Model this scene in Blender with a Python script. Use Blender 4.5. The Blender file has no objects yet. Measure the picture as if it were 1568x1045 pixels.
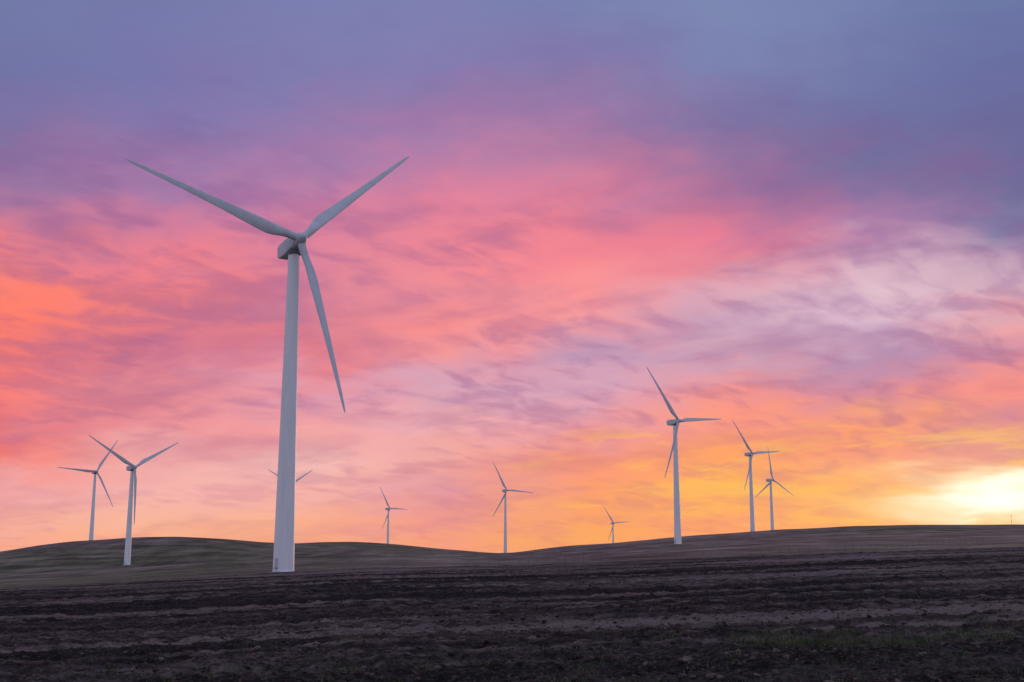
import bpy, bmesh, math, random
import numpy as np
from mathutils import Vector, Matrix
random.seed(4); rng=np.random.default_rng(7)
F=1900.0; W=1568.0; H=1045.0; YH=880.0
P=math.atan((YH-H/2)/F); EYE=1.7
cp,sp=math.cos(P),math.sin(P)
scene=bpy.context.scene

# ------------------------------------------------------------ helpers
def azel(px,py):      # survey readings -> azimuth, slope above eye level
    u=(px-W/2)/F; v=(H/2-py)/F
    d=(u,cp-v*sp,sp+v*cp); h=math.hypot(d[0],d[1])
    return math.atan2(d[0],d[1]), d[2]/h
def s2l(c):
    c=np.asarray(c,float)/255.0
    return tuple(np.where(c<=0.04045,c/12.92,((c+0.055)/1.055)**2.4))
def hash2(i,j,seed):
    n=(i.astype(np.int64)*374761393+j.astype(np.int64)*668265263+seed*1442695041)&0xffffffff
    n=((n^(n>>13))*1274126177)&0xffffffff
    n=n^(n>>16)
    return (n&0xffffff)/float(0xffffff)
def vnoise(x,y,seed=0):
    i=np.floor(x); j=np.floor(y); fx=x-i; fy=y-j
    fx=fx*fx*(3-2*fx); fy=fy*fy*(3-2*fy)
    a=hash2(i,j,seed); b=hash2(i+1,j,seed); c=hash2(i,j+1,seed); d=hash2(i+1,j+1,seed)
    return (a*(1-fx)+b*fx)*(1-fy)+(c*(1-fx)+d*fx)*fy-0.5
def fbm(x,y,o=4,seed=0):
    r=0;a=1.0
    for k in range(o):
        r=r+a*vnoise(x*2**k+13.7*k,y*2**k+7.1*k,seed+k); a*=0.5
    return r
def sst(x,a,b):
    t_=np.clip((x-a)/(b-a),0,1); return t_*t_*(3-2*t_)

# ------------------------------------------------------------ terrain heights
crest_px=[(-200,912),(0,903),(150,896),(290,887),(420,879),(560,872),(800,868),(950,862),(1100,856),(1300,848),(1568,839),(1750,833)]
sky_px=[(-200,862),(0,841),(60,833),(120,826),(200,822),(270,821),(330,823),(400,829),(450,831),(540,829),(600,832),(660,838),(720,843),(770,845),(800,843),(840,838),(920,832),(1000,826),(1060,821),(1100,818),(1200,811),(1300,807),(1400,804),(1568,803),(1750,804)]
def curve(pts):
    ae=np.array([azel(*p) for p in pts]); return ae[:,0],ae[:,1]
ca,ce=curve(crest_px); sa,se=curve(sky_px)
def az_of(px): return azel(px,860)[0]
def ival(az,pts):
    return np.interp(az,[az_of(p[0]) for p in pts],[p[1] for p in pts])
def smooth(a,s,axis=0):
    k=np.arange(-3*s,3*s+1); w=np.exp(-0.5*(k/s)**2); w/=w.sum()
    pad=[(0,0)]*a.ndim; pad[axis]=(3*s,3*s)
    ap=np.pad(a,pad,mode='edge')
    return np.apply_along_axis(lambda m:np.convolve(m,w,mode='valid'),axis,ap)
fov=math.radians(29)
az=np.concatenate([np.linspace(-math.pi,-fov,60,endpoint=False),np.linspace(-fov,fov,900),np.linspace(fov,math.pi,60)[1:]])
rr=np.concatenate([np.geomspace(1.0,12,14,endpoint=False),np.geomspace(12,240,600,endpoint=False),np.geomspace(240,2600,220,endpoint=False),np.geomspace(2600,22000,24)])
ec=smooth(np.interp(az,ca,ce),6); es=smooth(np.interp(az,sa,se),5)
Dc=smooth(ival(az,[(0,150),(435,200),(784,205),(1568,230)]),6)
Dk=smooth(ival(az,[(0,1200),(300,1200),(400,1250),(520,1500),(700,1480),(790,1380),(900,1200),(1100,1180),(1568,1300)]),8)
f8=ival(az,[(0,.28),(200,.30),(450,.40),(600,.45),(800,.55),(1040,.72),(1568,.7)])
NA,NR=len(az),len(rr)
Z=np.zeros((NR,NA))
px1=1/F
for a in range(NA):
    e=ec[a]; k=es[a]; D=Dc[a]; K=Dk[a]; f=f8[a]
    ds=[0,D,D*1.12,D*1.3,500,860,K,K*1.1,K*1.4,3500,9000,25000]
    zs=[0,EYE+D*e,EYE+D*1.12*(e-1.2*px1),EYE+D*1.3*(e+0.8*px1),EYE+500*(e+(k-e)*f*0.5),EYE+860*(e+(k-e)*f),
        EYE+K*k,EYE+K*k*1.0-0.5,EYE+K*k-5,EYE+K*k-8,15,0]
    Z[:,a]=np.interp(rr,ds,zs)
Z[10:]=smooth(Z,4,0)[10:]
A,R=np.meshgrid(az,rr)
X=R*np.sin(A); Y=R*np.cos(A)
soil=1/(1+np.exp(np.clip((R-Dc[None,:]*(1.0+0.02*vnoise(A*60,A*0,5)))/ (R*0.004),-60,60)))
S=Y-0.10*X+2.2*fbm(X/38,Y/38,3,21)
fur=0.40*fbm(S/7.5,X/190,2,31)*np.clip(R/40,0.3,1)+0.26*fbm(S/1.9,X/40,2,33)+0.13*fbm(S/.8,X/9,2,35)
clod=0.13*fbm(X/0.5,Y/0.45,3,41)+0.10*np.abs(vnoise(X/0.2,Y/0.2,44))
Z+=soil*(fur*np.clip(R/16,0,1)+clod*np.clip(1.5-R/220,0.5,1))
hl=np.clip((R-300)/400,0,1)
Z+=hl*(3.4*fbm(X/150,Y/120,3,51))*np.clip(2-R/2500,0,1)
Z+=(1-soil)*0.10*vnoise(X/2.2,Y/4,61)*np.clip(1.5-R/500,0,1)
def terrain_z(x,y):
    a=math.atan2(x,y); r=math.hypot(x,y)
    i=min(max(np.searchsorted(rr,r)-1,0),NR-2); j=min(max(np.searchsorted(az,a)-1,0),NA-2)
    fi=(r-rr[i])/(rr[i+1]-rr[i]); fj=(a-az[j])/(az[j+1]-az[j])
    return float((Z[i,j]*(1-fj)+Z[i,j+1]*fj)*(1-fi)+(Z[i+1,j]*(1-fj)+Z[i+1,j+1]*fj)*fi)
green=np.clip(sst(-X,-40,140)*0.62+sst(X,60,260)*sst(R,850,980)*0.75+1.0*fbm(X/120,Y/160,4,71),0,1)

def mesh_np(name,co,faces,k):
    me=bpy.data.meshes.new(name); n=len(co); m=len(faces)
    me.vertices.add(n); me.vertices.foreach_set('co',np.asarray(co,np.float32).ravel())
    me.loops.add(m*k); me.loops.foreach_set('vertex_index',np.asarray(faces,np.int32).ravel())
    me.polygons.add(m); me.polygons.foreach_set('loop_start',np.arange(0,m*k,k,dtype=np.int32))
    me.polygons.foreach_set('loop_total',np.full(m,k,np.int32))
    me.update(calc_edges=True); me.validate()
    return me
def add(name,me,mat=None,parent=None,smoothf=True):
    ob=bpy.data.objects.new(name,me); scene.collection.objects.link(ob)
    if mat and len(me.materials)==0: me.materials.append(mat)
    if parent: ob.parent=parent
    if me and smoothf: me.polygons.foreach_set('use_smooth',np.ones(len(me.polygons),bool))
    return ob

# ------------------------------------------------------------ node helper
class NT:
    def __init__(s,nt): s.nt=nt; s.n=nt.nodes; s.l=nt.links; s.n.clear()
    def new(s,t,**kw):
        nd=s.n.new(t)
        for k,v in kw.items(): setattr(nd,k,v)
        return nd
    def set(s,inp,v):
        if isinstance(v,bpy.types.NodeSocket): s.l.new(v,inp)
        else:
            if inp.type=='RGBA' and not hasattr(v,'__len__'): v=(v,v,v,1)
            if inp.type=='RGBA' and len(v)==3: v=(*v,1)
            inp.default_value=v
    def math(s,op,a,b=None,c=None,clamp=False):
        nd=s.new('ShaderNodeMath',operation=op,use_clamp=clamp)
        for i,v in enumerate((a,b,c)):
            if v is not None: s.set(nd.inputs[i],v)
        return nd.outputs[0]
    def mr(s,v,a,b,c=0.0,d=1.0,t='SMOOTHSTEP'):
        nd=s.new('ShaderNodeMapRange',interpolation_type=t)
        s.set(nd.inputs[0],v)
        for i,q in enumerate((a,b,c,d)): s.set(nd.inputs[i+1],q)
        return nd.outputs[0]
    def mix(s,f,a,b,mode='MIX'):
        nd=s.new('ShaderNodeMix',data_type='RGBA',blend_type=mode)
        nd.clamp_result=False
        s.set(nd.inputs[0],f); s.set(nd.inputs[6],a); s.set(nd.inputs[7],b)
        return nd.outputs[2]
    def noise(s,v,scale,detail=4,rough=0.5,dist=0.0,out=0):
        nd=s.new('ShaderNodeTexNoise'); s.set(nd.inputs['Vector'],v)
        nd.inputs['Scale'].default_value=scale; nd.inputs['Detail'].default_value=detail
        nd.inputs['Roughness'].default_value=rough; nd.inputs['Distortion'].default_value=dist
        return nd.outputs[out]
    def mapping(s,v,sc=(1,1,1),rot=(0,0,0),loc=(0,0,0)):
        nd=s.new('ShaderNodeMapping'); s.set(nd.inputs[0],v)
        nd.inputs[1].default_value=loc; nd.inputs[2].default_value=rot; nd.inputs[3].default_value=sc
        return nd.outputs[0]
    def comb(s,a,b,c=0.0):
        nd=s.new('ShaderNodeCombineXYZ'); s.set(nd.inputs[0],a); s.set(nd.inputs[1],b); s.set(nd.inputs[2],c); return nd.outputs[0]
    def ramp(s,f,stops,interp='LINEAR'):
        nd=s.new('ShaderNodeValToRGB'); s.set(nd.inputs[0],f); cr=nd.color_ramp; cr.interpolation=interp
        stops=sorted(stops,key=lambda q:q[0])
        while len(cr.elements)<len(stops): cr.elements.new(0.5)
        for e,(p,c) in zip(cr.elements,stops): e.position=p
        for e,(p,c) in zip(cr.elements,stops): e.position=p; e.color=(*c[:3],1)
        return nd.outputs[0]
def material(name):
    m=bpy.data.materials.new(name); m.use_nodes=True; t=NT(m.node_tree)
    o=t.new('ShaderNodeOutputMaterial'); b=t.new('ShaderNodeBsdfPrincipled'); t.l.new(b.outputs[0],o.inputs[0])
    return m,t,b
def sock(b,n): return b.inputs[n]

# ------------------------------------------------------------ ground
idx=np.arange(NR*NA).reshape(NR,NA)
q=np.stack([idx[:-1,:-1],idx[:-1,1:],idx[1:,1:],idx[1:,:-1]],-1).reshape(-1,4)[:,::-1]
co=np.stack([X,Y,Z],-1).reshape(-1,3)
gm=mesh_np('ground',co,q,4)
at=gm.attributes.new('soil','FLOAT','POINT'); at.data.foreach_set('value',soil.ravel().astype(np.float32))
at=gm.attributes.new('green','FLOAT','POINT'); at.data.foreach_set('value',green.ravel().astype(np.float32))
at=gm.attributes.new('row','FLOAT','POINT'); at.data.foreach_set('value',S.ravel().astype(np.float32))
mG,t,b=material('ground')
geo=t.new('ShaderNodeNewGeometry').outputs['Position']
so=t.new('ShaderNodeAttribute',attribute_name='soil').outputs['Fac']
gr=t.new('ShaderNodeAttribute',attribute_name='green').outputs['Fac']
row=t.new('ShaderNodeAttribute',attribute_name='row').outputs['Fac']
sx=t.new('ShaderNodeSeparateXYZ'); t.l.new(geo,sx.inputs[0])
rv=t.comb(sx.outputs[0],row)
b1_=t.noise(t.mapping(rv,sc=(0.005,0.055,1)),1.0,2,0.6)
b2_=t.noise(t.mapping(rv,sc=(0.018,0.32,1)),1.0,2,0.6)
b3_=t.noise(t.mapping(rv,sc=(0.07,1.6,1)),1.0,3,0.6)
spec=t.noise(geo,2.6,5,0.75)
spec2=t.noise(geo,10.0,3,0.75)
def wsum(*p):
    r=None
    for v_,k_ in p:
        q_=t.math('MULTIPLY',t.math('SUBTRACT',v_,0.5),k_); r=q_ if r is None else t.math('ADD',r,q_)
    return t.math('ADD',r,0.5)
v=wsum((b1_,1.1),(b2_,1.25),(b3_,0.9),(spec,0.65))
scol=t.ramp(v,[(0.24,(0.009,0.005,0.0045)),(0.42,(0.028,0.017,0.0155)),(0.54,(0.075,0.050,0.045)),(0.74,(0.23,0.168,0.152))])
scol=t.mix(t.mr(spec2,0.56,0.68,0,0.5),scol,(0.23,0.175,0.155))
scol=t.mix(t.mr(spec2,0.46,0.34,0,0.7),scol,(0.006,0.0035,0.003))
near=t.math('MULTIPLY',t.mr(t.math('ADD',row,t.math('MULTIPLY',spec,8)),22,27,1,0),0.8)
scol=t.mix(near,scol,t.mix(t.mr(spec2,0.46,0.66),(0.008,0.007,0.006),(0.07,0.06,0.045)))
g2=t.noise(t.mapping(geo,sc=(0.05,0.02,0.05)),1.0,4,0.7)
g3=t.noise(t.mapping(geo,rot=(0,0,0.25),sc=(0.012,0.045,0.05)),1.0,4,0.6)
gv=wsum((g2,1.0),(g3,1.0))
ggreen=t.ramp(gv,[(0.30,(0.056,0.056,0.028)),(0.46,(0.115,0.110,0.062)),(0.60,(0.18,0.158,0.105)),(0.72,(0.26,0.21,0.155))])
gtan=t.ramp(gv,[(0.30,(0.070,0.048,0.040)),(0.46,(0.150,0.108,0.092)),(0.60,(0.225,0.170,0.145)),(0.72,(0.30,0.235,0.20))])
gcol=t.mix(t.mr(gr,0.2,0.8),gtan,ggreen)
t.set(sock(b,'Base Color'),t.mix(so,gcol,scol)); sock(b,'Roughness').default_value=0.95
sock(b,'Specular IOR Level').default_value=0.15
bp=t.new('ShaderNodeBump'); bp.inputs['Strength'].default_value=1.0; bp.inputs['Distance'].default_value=0.15
t.set(bp.inputs['Height'],t.math('ADD',spec2,t.math('MULTIPLY',spec,1.2)))
t.l.new(bp.outputs[0],b.inputs['Normal'])
add('ground',gm,mG)

# clods: small broken lumps of soil, partly sunk in
g=(1+5**.5)/2
iv=np.array([(-1,g,0),(1,g,0),(-1,-g,0),(1,-g,0),(0,-1,g),(0,1,g),(0,-1,-g),(0,1,-g),(g,0,-1),(g,0,1),(-g,0,-1),(-g,0,1)],float)/1.9
ifc=np.array([(0,11,5),(0,5,1),(0,1,7),(0,7,10),(0,10,11),(1,5,9),(5,11,4),(11,10,2),(10,7,6),(7,1,8),(3,9,4),(3,4,2),(3,2,6),(3,6,8),(3,8,9),(4,9,5),(2,4,11),(6,2,10),(8,6,7),(9,8,1)])
cv=[];cf=[]
NC=16000
for i in range(NC):
    d=math.exp(rng.uniform(math.log(14),math.log(95))); a=rng.uniform(-0.46,0.46)
    x,y=d*math.sin(a),d*math.cos(a)
    s=min(0.015*math.exp(rng.exponential(0.42)),0.06)
    vv=iv*(1+rng.uniform(-.5,.5,(12,1)))*np.array([s*rng.uniform(.9,1.9),s*rng.uniform(.8,1.3),s*rng.uniform(.6,1.0)])
    c,sn=math.cos(i),math.sin(i)
    vv=np.stack([vv[:,0]*c-vv[:,1]*sn,vv[:,0]*sn+vv[:,1]*c,vv[:,2]],-1)+[x,y,terrain_z(x,y)+s*0.2]
    cf.append(ifc+12*i); cv.append(vv)
mC,t,b=material('clod_soil')
geo=t.new('ShaderNodeNewGeometry').outputs['Position']
t.set(sock(b,'Base Color'),t.ramp(t.noise(geo,2.3,5,0.75),[(0.35,(0.014,0.009,0.008)),(0.50,(0.045,0.031,0.028)),(0.68,(0.19,0.145,0.13))]))
sock(b,'Roughness').default_value=0.95; sock(b,'Specular IOR Level').default_value=0.1
add('soil_clods',mesh_np('soil_clods',np.vstack(cv),np.vstack(cf),3),mC,smoothf=False)

# grass tufts on the near field edge
tv=[];n=0
for i in range(620):
    if i<300: x=4+abs(rng.normal(0,4.5)); y=23.0+rng.normal(0,0.6)+0.1*(x-8)
    else:
        d=rng.uniform(14,30); a=rng.uniform(-.42,.42); x,y=d*math.sin(a),d*math.cos(a)
    z=terrain_z(x,y); 
    for k in range(18):
        th=rng.uniform(0,6.28); L=rng.uniform(.04,.15); lean=rng.uniform(.2,.9)*L
        bx=x+rng.normal(0,.08); by=y+rng.normal(0,.08)
        wx,wy=-math.sin(th)*.006,math.cos(th)*.006
        tv+= [(bx-wx,by-wy,z-.01),(bx+wx,by+wy,z-.01),(bx+math.cos(th)*lean,by+math.sin(th)*lean,z+L)]; n+=1
mT,t,b=material('grass_blade'); geo=t.new('ShaderNodeNewGeometry').outputs['Position']
t.set(sock(b,'Base Color'),t.ramp(t.noise(geo,2,2),[(0.4,(0.035,0.055,0.015)),(0.6,(0.10,0.11,0.045))]))
sock(b,'Roughness').default_value=0.8
add('grass_tufts',mesh_np('grass_tufts',np.array(tv),np.arange(3*n).reshape(-1,3),3),mT,smoothf=False)

# ------------------------------------------------------------ turbine materials
mW,t,b=material('turbine_paint')
oc=t.new('ShaderNodeTexCoord').outputs['Object']
nz=t.noise(t.mapping(oc,sc=(1.2,1.2,0.12)),1.0,4,0.6)
t.set(sock(b,'Base Color'),t.ramp(nz,[(0.3,(0.75,0.77,0.80)),(0.65,(0.84,0.86,0.88))]))
sock(b,'Roughness').default_value=0.42
mB,t,b=material('blade_paint')
oc=t.new('ShaderNodeTexCoord').outputs['Object']
t.set(sock(b,'Base Color'),t.ramp(t.noise(oc,0.4,4),[(0.3,(0.52,0.56,0.60)),(0.65,(0.62,0.66,0.70))]))
sock(b,'Roughness').default_value=0.45
mD,t,b=material('dark_metal'); sock(b,'Base Color').default_value=(0.10,0.10,0.11,1)
mDo,t,b=material('door_paint'); sock(b,'Base Color').default_value=(0.50,0.51,0.54,1)
mK,t,b=material('concrete'); geo=t.new('ShaderNodeNewGeometry').outputs['Position']
t.set(sock(b,'Base Color'),t.ramp(t.noise(geo,1.5,5),[(0.3,(0.16,0.15,0.14)),(0.7,(0.26,0.25,0.24))]))

class MB:
    def __init__(s): s.v=[]; s.f=[]; s.m=[]
    def loft(s,rings,mat=0,cap=True):
        n=len(rings[0]); b0=len(s.v)
        for r in rings: s.v+= [tuple(p) for p in r]
        for i in range(len(rings)-1):
            for j in range(n):
                s.f.append((b0+i*n+j,b0+i*n+(j+1)%n,b0+(i+1)*n+(j+1)%n,b0+(i+1)*n+j)); s.m.append(mat)
        if cap:
            s.f.append(tuple(b0+j for j in range(n))[::-1]); s.m.append(mat)
            s.f.append(tuple(b0+(len(rings)-1)*n+j for j in range(n))); s.m.append(mat)
    def mesh(s,name,mats,angle=35):
        me=bpy.data.meshes.new(name); me.from_pydata(s.v,[],s.f); 
        for m in mats: me.materials.append(m)
        me.polygons.foreach_set('material_index',s.m); me.update()
        bm=bmesh.new(); bm.from_mesh(me); bmesh.ops.recalc_face_normals(bm,faces=bm.faces)
        for e in bm.edges:
            if len(e.link_faces)==2 and e.calc_face_angle(0)>math.radians(angle): e.smooth=False
        for f in bm.faces: f.smooth=True
        bm.to_mesh(me); bm.free(); return me
def circ(r,z,n=48,cx=0,cy=0): return [(cx+r*math.cos(2*math.pi*k/n),cy+r*math.sin(2*math.pi*k/n),z) for k in range(n)]

OVER=3.2
def blade_mesh():
    mb=MB(); rings=[]
    keys=[(0.9,1.75,1.75,0),(2.2,1.7,1.7,0),(3.6,1.8,1.5,10),(5.5,2.35,1.15,15),(7.6,2.75,.85,14),(10,2.7,.68,12),(14,2.35,.52,9),(19,1.9,.40,6),(25,1.5,.29,4),(31,1.12,.20,2.5),(36,.82,.13,1.5),(38.8,.58,.09,1),(39.7,.36,.06,1),(40.0,.14,.03,1)]
    ka=np.array(keys); rs=sorted(set(list(np.linspace(.9,38.8,40))+[39.3,39.7,39.9,40.0]))
    for r in rs:
        c,th,tw=[float(np.interp(r,ka[:,0],ka[:,i])) for i in (1,2,3)]
        ring=[]; cw=1-float(sst(np.array(r),2.2,7.0))
        for k in range(24):
            a=2*math.pi*k/24
            xc=math.cos(a); yc=math.sin(a)
            off=-0.22*c*(1-cw)
            taper=cw+(1-cw)*(0.30+0.70*math.sqrt(max(0,(1+xc)/2)))
            xx=xc*c/2+off; yy=yc*th/2*taper
            ta=-math.radians(tw+5)
            X_=xx*math.cos(ta)-yy*math.sin(ta); Y_=xx*math.sin(ta)+yy*math.cos(ta)
            ring.append((X_,Y_+0.0006*r*r-0.015*r,r))
        rings.append(ring)
    mb.loft(rings); return mb.mesh('blade',[mB],60)
def hub_mesh():
    mb=MB(); rings=[]
    for (y,r) in [(-1.5,1.2),(-1.3,1.32),(-0.2,1.4),(0.7,1.32),(1.4,1.05),(1.9,.7),(2.2,.36),(2.32,.08)]:
        rings.append([(r*math.cos(2*math.pi*k/32),y,r*math.sin(2*math.pi*k/32)) for k in range(32)])
    mb.loft(rings); 
    return mb.mesh('hub',[mB],50)
def nacelle_mesh():
    mb=MB(); rings=[]
    prof=[(-1.55,1.15,1.15,-1.15,.5),(-2.2,1.6,1.45,-1.45,.45),(-4.5,1.75,1.75,-1.85,.35),(-7.6,1.7,1.85,-1.55,.35),(-9.0,1.55,1.75,-1.0,.35),(-9.25,1.3,1.5,-.75,.35)]
    for (y,hw,zt,zb,ch) in prof:
        pts=[]
        for (cx,cz,a0) in [(hw-ch,zt-ch,0),(-(hw-ch),zt-ch,90),(-(hw-ch),zb+ch,180),(hw-ch,zb+ch,270)]:
            for k in range(5):
                a=math.radians(a0+k*22.5); pts.append((cx+ch*math.cos(a),y,cz+ch*math.sin(a)))
        rings.append(pts)
    mb.loft(rings)
    def box(x0,x1,y0,y1,z0,z1,m=0):
        mb.loft([[(x0,y0,z0),(x1,y0,z0),(x1,y1,z0),(x0,y1,z0)],[(x0,y0,z1),(x1,y0,z1),(x1,y1,z1),(x0,y1,z1)]],m)
    box(-.7,.7,-8.3,-6.9,1.7,2.15,0)
    box(-.03,.03,-8.9,-8.84,1.6,3.2,1); box(-.4,.4,-8.9,-8.85,2.95,3.02,1)
    mb.loft([circ(1.32,-2.35,32,0,-OVER),circ(1.4,-1.6,32,0,-OVER)],1)
    return mb.mesh('nacelle',[mB,mD],35)
bm_,hm_,nm_=blade_mesh(),hub_mesh(),nacelle_mesh()
def tower_mesh(h):
    mb=MB(); rb,rt=2.25,1.22
    def r(z): return rb+(rt-rb)*(z/h)**0.92 if z>0 else rb
    rings=[circ(rb,-3),circ(rb,0)]
    for s in range(1,25):
        z=h*s/24; rings.append(circ(r(z),z))
    mb.loft(rings)
    for fz in (0.30,0.66):
        z=h*fz; rr_=r(z)
        mb.loft([circ(rr_-.02,z-.09),circ(rr_+.02,z-.08),circ(rr_+.02,z+.08),circ(rr_-.02,z+.09)],0)
    mb.loft([circ(rb+.02,0.0),circ(rb+.14,0.02),circ(rb+.14,.22),circ(rb-.02,.25)],0)
    return mb.mesh('tower',[mW],40),rb
def rotor_frame(psi,tau):
    n=np.array([math.sin(psi)*math.cos(tau),-math.cos(psi)*math.cos(tau),math.sin(tau)])
    r=np.array([math.cos(psi),math.sin(psi),0.0]); u=np.cross(n,r)
    return n,r,u
# wind farm survey: hub x, y, z (m), yaw, rotor phase, shaft tilt (deg)
TURB=[(-46.4,263.2,73.9,33.5,288.0,11),
 (-416.7,1247.7,103.4,41.0,273.0,5),
 (-261.2,860.9,74.8,46.0,300.0,5),
 (-292.6,1656.4,119.4,41.0,297.0,5),
 (-194.5,1991.5,104.9,50.0,330.0,5),
 (-6.5,1548.7,104.5,30.5,333.0,5),
 (194.6,2393.1,98.5,30.5,325.5,5),
 (103.7,768.2,95.6,38.0,324.0,5),
 (233.1,1202.6,117.0,36.0,324.0,5),
 (307.3,1468.0,111.6,38.0,357.0,5)]
def M(c0,c1,c2,loc): 
    m=Matrix.Identity(4)
    for k,c in enumerate((c0,c1,c2)):
        for q_ in range(3): m[q_][k]=c[q_]
    for q_ in range(3): m[q_][3]=loc[q_]
    return m
for i,(hx,hy,hz,ps,ph,tau) in enumerate(TURB):
    hp=np.array([hx,hy,hz])
    n,r,u=rotor_frame(math.radians(ps),math.radians(tau))
    nh=np.array([n[0],n[1],0]); nh/=np.linalg.norm(nh)
    base=hp-OVER*nh; tz=terrain_z(base[0],base[1])
    h=hp[2]-1.9-tz
    em=bpy.data.objects.new('wind_turbine',None); scene.collection.objects.link(em); em.location=(base[0],base[1],tz)
    em.empty_display_size=3
    tm,rb=tower_mesh(h)
    add('tower',tm,None,em)
    loc=hp-np.array([base[0],base[1],tz])
    na=add('nacelle',nm_,None,em); na.matrix_local=M(-r,n,u,loc)
    hb=add('hub',hm_,None,em); hb.matrix_local=M(-r,n,u,loc)
    for k in range(3):
        a=math.radians(ph)+k*2*math.pi/3
        d=math.cos(a)*u+math.sin(a)*r; tg=-math.sin(a)*u+math.cos(a)*r
        bl=add('blade_%d'%(k+1),bm_,None,em); bl.matrix_local=M(tg,np.cross(d,tg),d,loc)
    ang=math.atan2(-base[1],-base[0])-0.75
    mb=MB()
    def bx_(r0,r1,w,z0,z1,m):
        ux,uy=math.cos(ang),math.sin(ang); vx,vy=-uy,ux
        mb.loft([[(ux*q1+vx*q2,uy*q1+vy*q2,zz) for q1,q2 in((r0,-w),(r1,-w),(r1,w),(r0,w))] for zz in (z0,z1)],m)
    bx_(rb-.2,rb+.05,.40,1.0,2.9,1); bx_(rb-.1,rb+.9,.45,.87,.94,0)
    for s in range(4): bx_(rb+.92+s*.28,rb+1.16+s*.28,.4,.67-s*.2,.71-s*.2,0)
    add('door_and_steps',mb.mesh('door_and_steps',[mK,mDo]),None,em)
    mb=MB(); mb.loft([circ(3.2,-2.5),circ(3.2,.05),circ(3.1,.10)]); add('foundation',mb.mesh('foundation',[mK]),None,em)

# distant utility poles on the right-hand ridge
for (x,y) in ((496,1244),(508,1239)):
    z=terrain_z(x,y); mb=MB()
    def box(x0,x1,y0,y1,z0,z1): mb.loft([[(x0,y0,z0),(x1,y0,z0),(x1,y1,z0),(x0,y1,z0)],[(x0,y0,z1),(x1,y0,z1),(x1,y1,z1),(x0,y1,z1)]],0)
    mb.loft([circ(.16,-1,8),circ(.12,12,8)])
    box(-1.6,1.6,-.1,.1,10.6,10.8)
    ob=add('utility_pole',mb.mesh('utility_pole',[mK])); ob.location=(x,y,z)

# wire fence along the grass
mb=MB(); prev=None
for k in range(60):
    x=-6+k*2.6; y=330+14*math.sin(k*.12)+k*.9; z=terrain_z(x,y)
    mb.loft([circ(.06,z-.3,6,x,y),circ(.05,z+1.25,6,x,y)])
    if prev:
        for hh in (.5,.85,1.15):
            p0=prev; q0=(x,y,z)
            mb.loft([[(p[0],p[1]-.01,p[2]+hh),(p[0],p[1]+.01,p[2]+hh),(p[0],p[1],p[2]+hh+.02)] for p in (p0,q0)])
    prev=(x,y,z)
add('wire_fence',mb.mesh('wire_fence',[mD]))

# ------------------------------------------------------------ sky
w=bpy.data.worlds.new('World'); scene.world=w; w.use_nodes=True; t=NT(w.node_tree)
out=t.new('ShaderNodeOutputWorld'); 
gen=t.new('ShaderNodeTexCoord').outputs['Generated']
sx=t.new('ShaderNodeSeparateXYZ'); t.l.new(gen,sx.inputs[0]); x,y,z=sx.outputs
DEG=57.29578
azd=t.math('MULTIPLY',t.math('ARCTAN2',x,y),DEG)
eld=t.math('MULTIPLY',t.math('ARCSINE',z),DEG)
zz=t.math('ADD',t.math('MAXIMUM',z,0.0),0.24)
cl=t.comb(t.math('DIVIDE',x,zz),t.math('DIVIDE',y,zz))
rot=t.mapping(cl,rot=(0,0,math.radians(18)))
rotb=t.mapping(cl,rot=(0,0,math.radians(-38)))
big=t.noise(t.mapping(rot,sc=(0.6,1.0,1),loc=(3.1,1.7,0)),1.9,3,0.5,0.3,out=1)
med=t.noise(t.mapping(rot,sc=(0.75,1.0,1)),6.0,3,0.55,0.3,out=1)
def sep(c):
    s=t.new('ShaderNodeSeparateColor'); t.l.new(c,s.inputs[0]); return s.outputs
b1=sep(big); m1=sep(med)
amp=t.mr(eld,0,14,0.4,1.0)
def warp(c1,k1,c2,k2):
    return t.math('MULTIPLY',amp,t.math('ADD',t.math('MULTIPLY',t.math('SUBTRACT',c1,0.5),k1),t.math('MULTIPLY',t.math('SUBTRACT',c2,0.5),k2)))
az2=t.math('ADD',azd,warp(b1[0],4,m1[0],8))
el2=t.math('ADD',eld,warp(b1[1],1.5,m1[1],4.6))
LO,HI=-2.0,32.0
fac=t.math('DIVIDE',t.math('SUBTRACT',el2,LO),HI-LO,clamp=True)
ys=[0,100,200,300,350,400,450,500,550,600,650,700,750,800,845]
xs=[0,224,448,672,896,1120,1344,1568]
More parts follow.
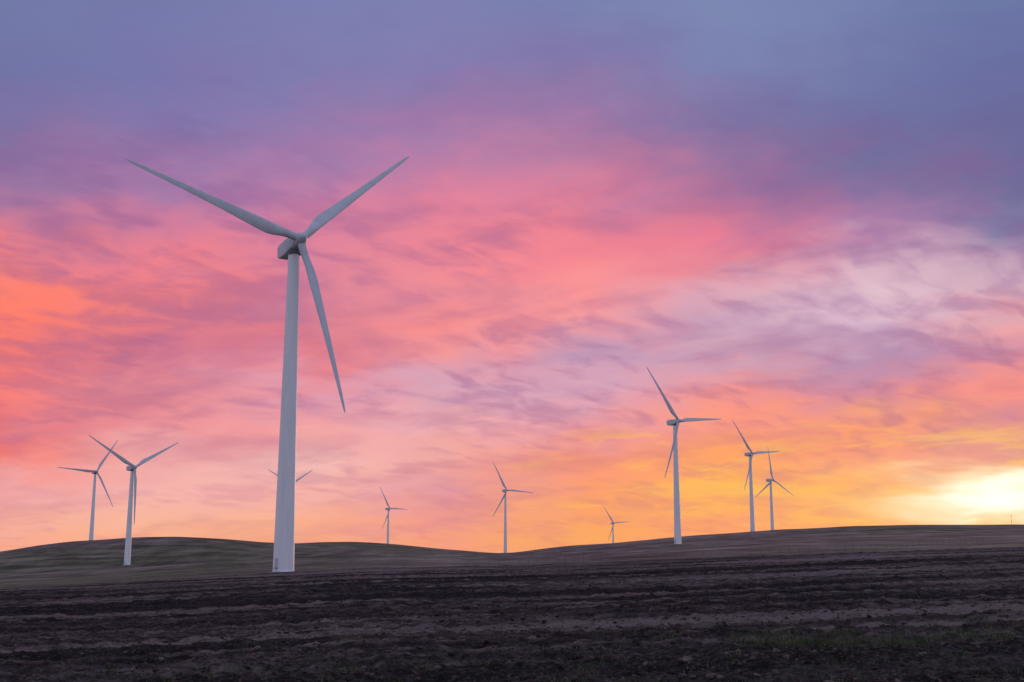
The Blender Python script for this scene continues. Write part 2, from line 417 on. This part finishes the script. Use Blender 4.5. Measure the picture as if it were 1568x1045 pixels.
C={0:[(114,122,168),(120,126,174),(124,127,178),(126,129,178),(124,131,178),(126,137,180),(118,130,176),(106,119,166)],
100:[(112,115,166),(120,118,172),(128,123,174),(136,126,178),(132,124,174),(124,130,176),(112,120,168),(102,109,162)],
200:[(128,112,162),(138,116,168),(150,120,172),(172,124,170),(158,121,168),(132,116,164),(110,108,156),(102,102,152)],
300:[(156,114,160),(172,120,166),(190,124,166),(232,128,154),(216,126,156),(196,114,150),(140,110,158),(106,104,152)],
350:[(196,118,150),(212,122,153),(212,126,158),(236,130,148),(240,128,144),(232,122,146),(174,122,166),(128,118,162)],
400:[(238,124,132),(236,126,140),(222,128,154),(238,130,146),(246,134,144),(232,138,152),(214,164,186),(186,152,180)],
450:[(252,126,112),(250,126,124),(212,124,150),(240,140,150),(248,144,148),(218,162,182),(226,188,204),(206,164,184)],
500:[(254,122,104),(236,124,130),(198,116,146),(250,140,140),(242,152,160),(202,158,184),(214,176,200),(232,158,166)],
550:[(244,120,118),(200,112,142),(236,126,136),(240,148,154),(190,146,180),(210,160,182),(178,136,174),(208,138,160)],
600:[(250,124,118),(230,134,144),(226,150,170),(212,158,182),(218,162,184),(238,142,144),(208,134,154),(250,142,132)],
650:[(220,112,126),(234,140,148),(244,156,158),(238,170,176),(234,152,164),(252,148,122),(254,156,112),(206,128,148)],
700:[(252,120,106),(240,166,164),(246,186,180),(242,164,158),(252,150,120),(254,158,100),(244,142,124),(226,140,138)],
750:[(244,164,162),(246,178,174),(252,182,168),(226,148,160),(253,156,108),(254,174,86),(254,180,100),(255,206,140)],
800:[(248,172,158),(252,182,152),(252,176,142),(244,154,138),(253,164,96),(252,156,108),(255,172,98),(255,190,118)],
845:[(250,168,138),(253,174,128),(252,168,122),(250,158,116),(253,168,92),(252,162,100),(255,170,94),(255,182,106)]}
az_cols=[]; cols=[]
for k,xp in enumerate(xs):
    azc=math.degrees(azel(xp,600)[0]); az_cols.append(azc); st=[]
    for yp in ys:
        el=math.degrees(math.atan(azel(xp,yp)[1])); st.append(((el-LO)/(HI-LO),s2l(C[yp][k])))
    st.append((1.0,s2l((112,120,170))))
    cols.append(t.ramp(fac,st,'LINEAR'))
cur=cols[0]
for k in range(1,8):
    cur=t.mix(t.mr(az2,az_cols[k-1],az_cols[k],t='LINEAR'),cur,cols[k])
# lit / shaded cloud texture: shaded parts drift to mauve, lit parts to pale coral
s1=t.noise(t.mapping(rot,sc=(0.6,1.0,1)),5.0,5,0.56,0.5)
rip=t.noise(t.mapping(rotb,sc=(0.6,1.0,1)),15.0,3,0.5,0.5)
patch=t.mr(b1[2],0.42,0.58,0.2,1.0)
sv=t.math('ADD',s1,t.math('MULTIPLY',t.math('MULTIPLY',t.math('SUBTRACT',rip,0.5),patch),1.0))
cont=t.math('MULTIPLY',t.mr(eld,25,13,0.25,1.0),t.mr(eld,2,9,0.5,1.0))
lit=t.mix(1.0,cur,(1.05,1.10,1.06),'MULTIPLY')
mv=t.ramp(t.math('DIVIDE',eld,30,clamp=True),[(0.0,s2l((215,125,145))),(0.25,s2l((172,112,152))),(0.5,s2l((150,108,158))),(1.0,s2l((84,94,148)))])
shd=t.mix(0.36,t.mix(1.0,cur,(0.90,0.90,0.98),'MULTIPLY'),mv)
f2=t.mr(sv,0.26,0.62,0.0,1.0)
f2=t.math('ADD',0.65,t.math('MULTIPLY',t.math('SUBTRACT',f2,0.65),cont))
cur=t.mix(f2,shd,lit)
# thin sunlit bars low on the sunset side
bars=t.noise(t.comb(t.math('MULTIPLY',azd,0.16),t.math('ADD',t.math('MULTIPLY',eld,0.95),t.math('MULTIPLY',azd,-0.05))),1.0,4,0.6,0.5)
bm1=t.math('MULTIPLY',t.mr(bars,0.50,0.66),t.math('MULTIPLY',t.mr(eld,8.5,4.5),t.math('MULTIPLY',t.mr(azd,-5,7),t.mr(azd,50,26))))
cur=t.mix(t.math('MULTIPLY',bm1,0.75),cur,s2l((255,190,94)))
# brightest cloud gap where the hidden sun sits, with a warm halo along the horizon
SAZ,SEL=21.5,3.4
def blob(w1,h1,k1,k2):
    dx=t.math('DIVIDE',t.math('SUBTRACT',t.math('ADD',azd,warp(b1[0],3,m1[0],8*k1)),SAZ),w1)
    dy=t.math('DIVIDE',t.math('SUBTRACT',t.math('ADD',eld,warp(b1[1],1.5,m1[1],5*k2)),SEL),h1)
    return t.math('EXPONENT',t.math('MULTIPLY',t.math('ADD',t.math('MULTIPLY',dx,dx),t.math('MULTIPLY',dy,dy)),-1.0))
cur=t.mix(t.math('MULTIPLY',blob(7.5,1.7,1,1),0.6,clamp=True),cur,s2l((255,200,110)))
cur=t.mix(t.math('MULTIPLY',blob(3.6,1.15,1.3,1.3),1.15,clamp=True),cur,(1.10,1.0,0.74))
cur=t.mix(t.math('MULTIPLY',blob(1.6,0.5,1,1),1.0,clamp=True),cur,(1.25,1.18,1.0))
# sky away from the sunset
back=t.ramp(fac,[(0.0,s2l((158,146,172))),(0.15,s2l((200,188,208))),(0.4,s2l((198,196,220))),(1.0,s2l((162,170,206)))])
fb=t.mr(t.math('ABSOLUTE',azd),32,80)
cur=t.mix(fb,cur,back)
ns=t.new('ShaderNodeTexSky',sky_type='NISHITA'); ns.sun_disc=False
ns.sun_elevation=math.radians(SEL); ns.sun_rotation=math.radians(SAZ)
bg1=t.new('ShaderNodeBackground'); t.set(bg1.inputs[0],ns.outputs[0]); bg1.inputs[1].default_value=0.05
bg2=t.new('ShaderNodeBackground'); t.set(bg2.inputs[0],cur); bg2.inputs[1].default_value=1.0
mxs=t.new('ShaderNodeMixShader'); mxs.inputs[0].default_value=0.97
t.l.new(bg1.outputs[0],mxs.inputs[1]); t.l.new(bg2.outputs[0],mxs.inputs[2]); t.l.new(mxs.outputs[0],out.inputs[0])

# ------------------------------------------------------------ sun (veiled, at the horizon)
sd=bpy.data.lights.new('sun','SUN'); sd.energy=0.5; sd.angle=math.radians(9); sd.color=(1.0,0.66,0.42)
so_=bpy.data.objects.new('sun',sd); scene.collection.objects.link(so_)
a=math.radians(SAZ); e=math.radians(SEL)
dv=Vector((math.sin(a)*math.cos(e),math.cos(a)*math.cos(e),math.sin(e)))
so_.rotation_euler=dv.to_track_quat('Z','Y').to_euler(); so_.location=(0,0,100)

# ------------------------------------------------------------ camera
cd=bpy.data.cameras.new('camera'); cam=bpy.data.objects.new('camera',cd); scene.collection.objects.link(cam)
cam.location=(0,0,EYE); cam.rotation_euler=(math.pi/2+P,0,0)
cd.sensor_width=36; cd.lens=36*F/W; cd.clip_end=60000; cd.clip_start=0.1
scene.camera=cam
scene.view_settings.view_transform='Standard'; scene.view_settings.look='None'; scene.view_settings.exposure=0
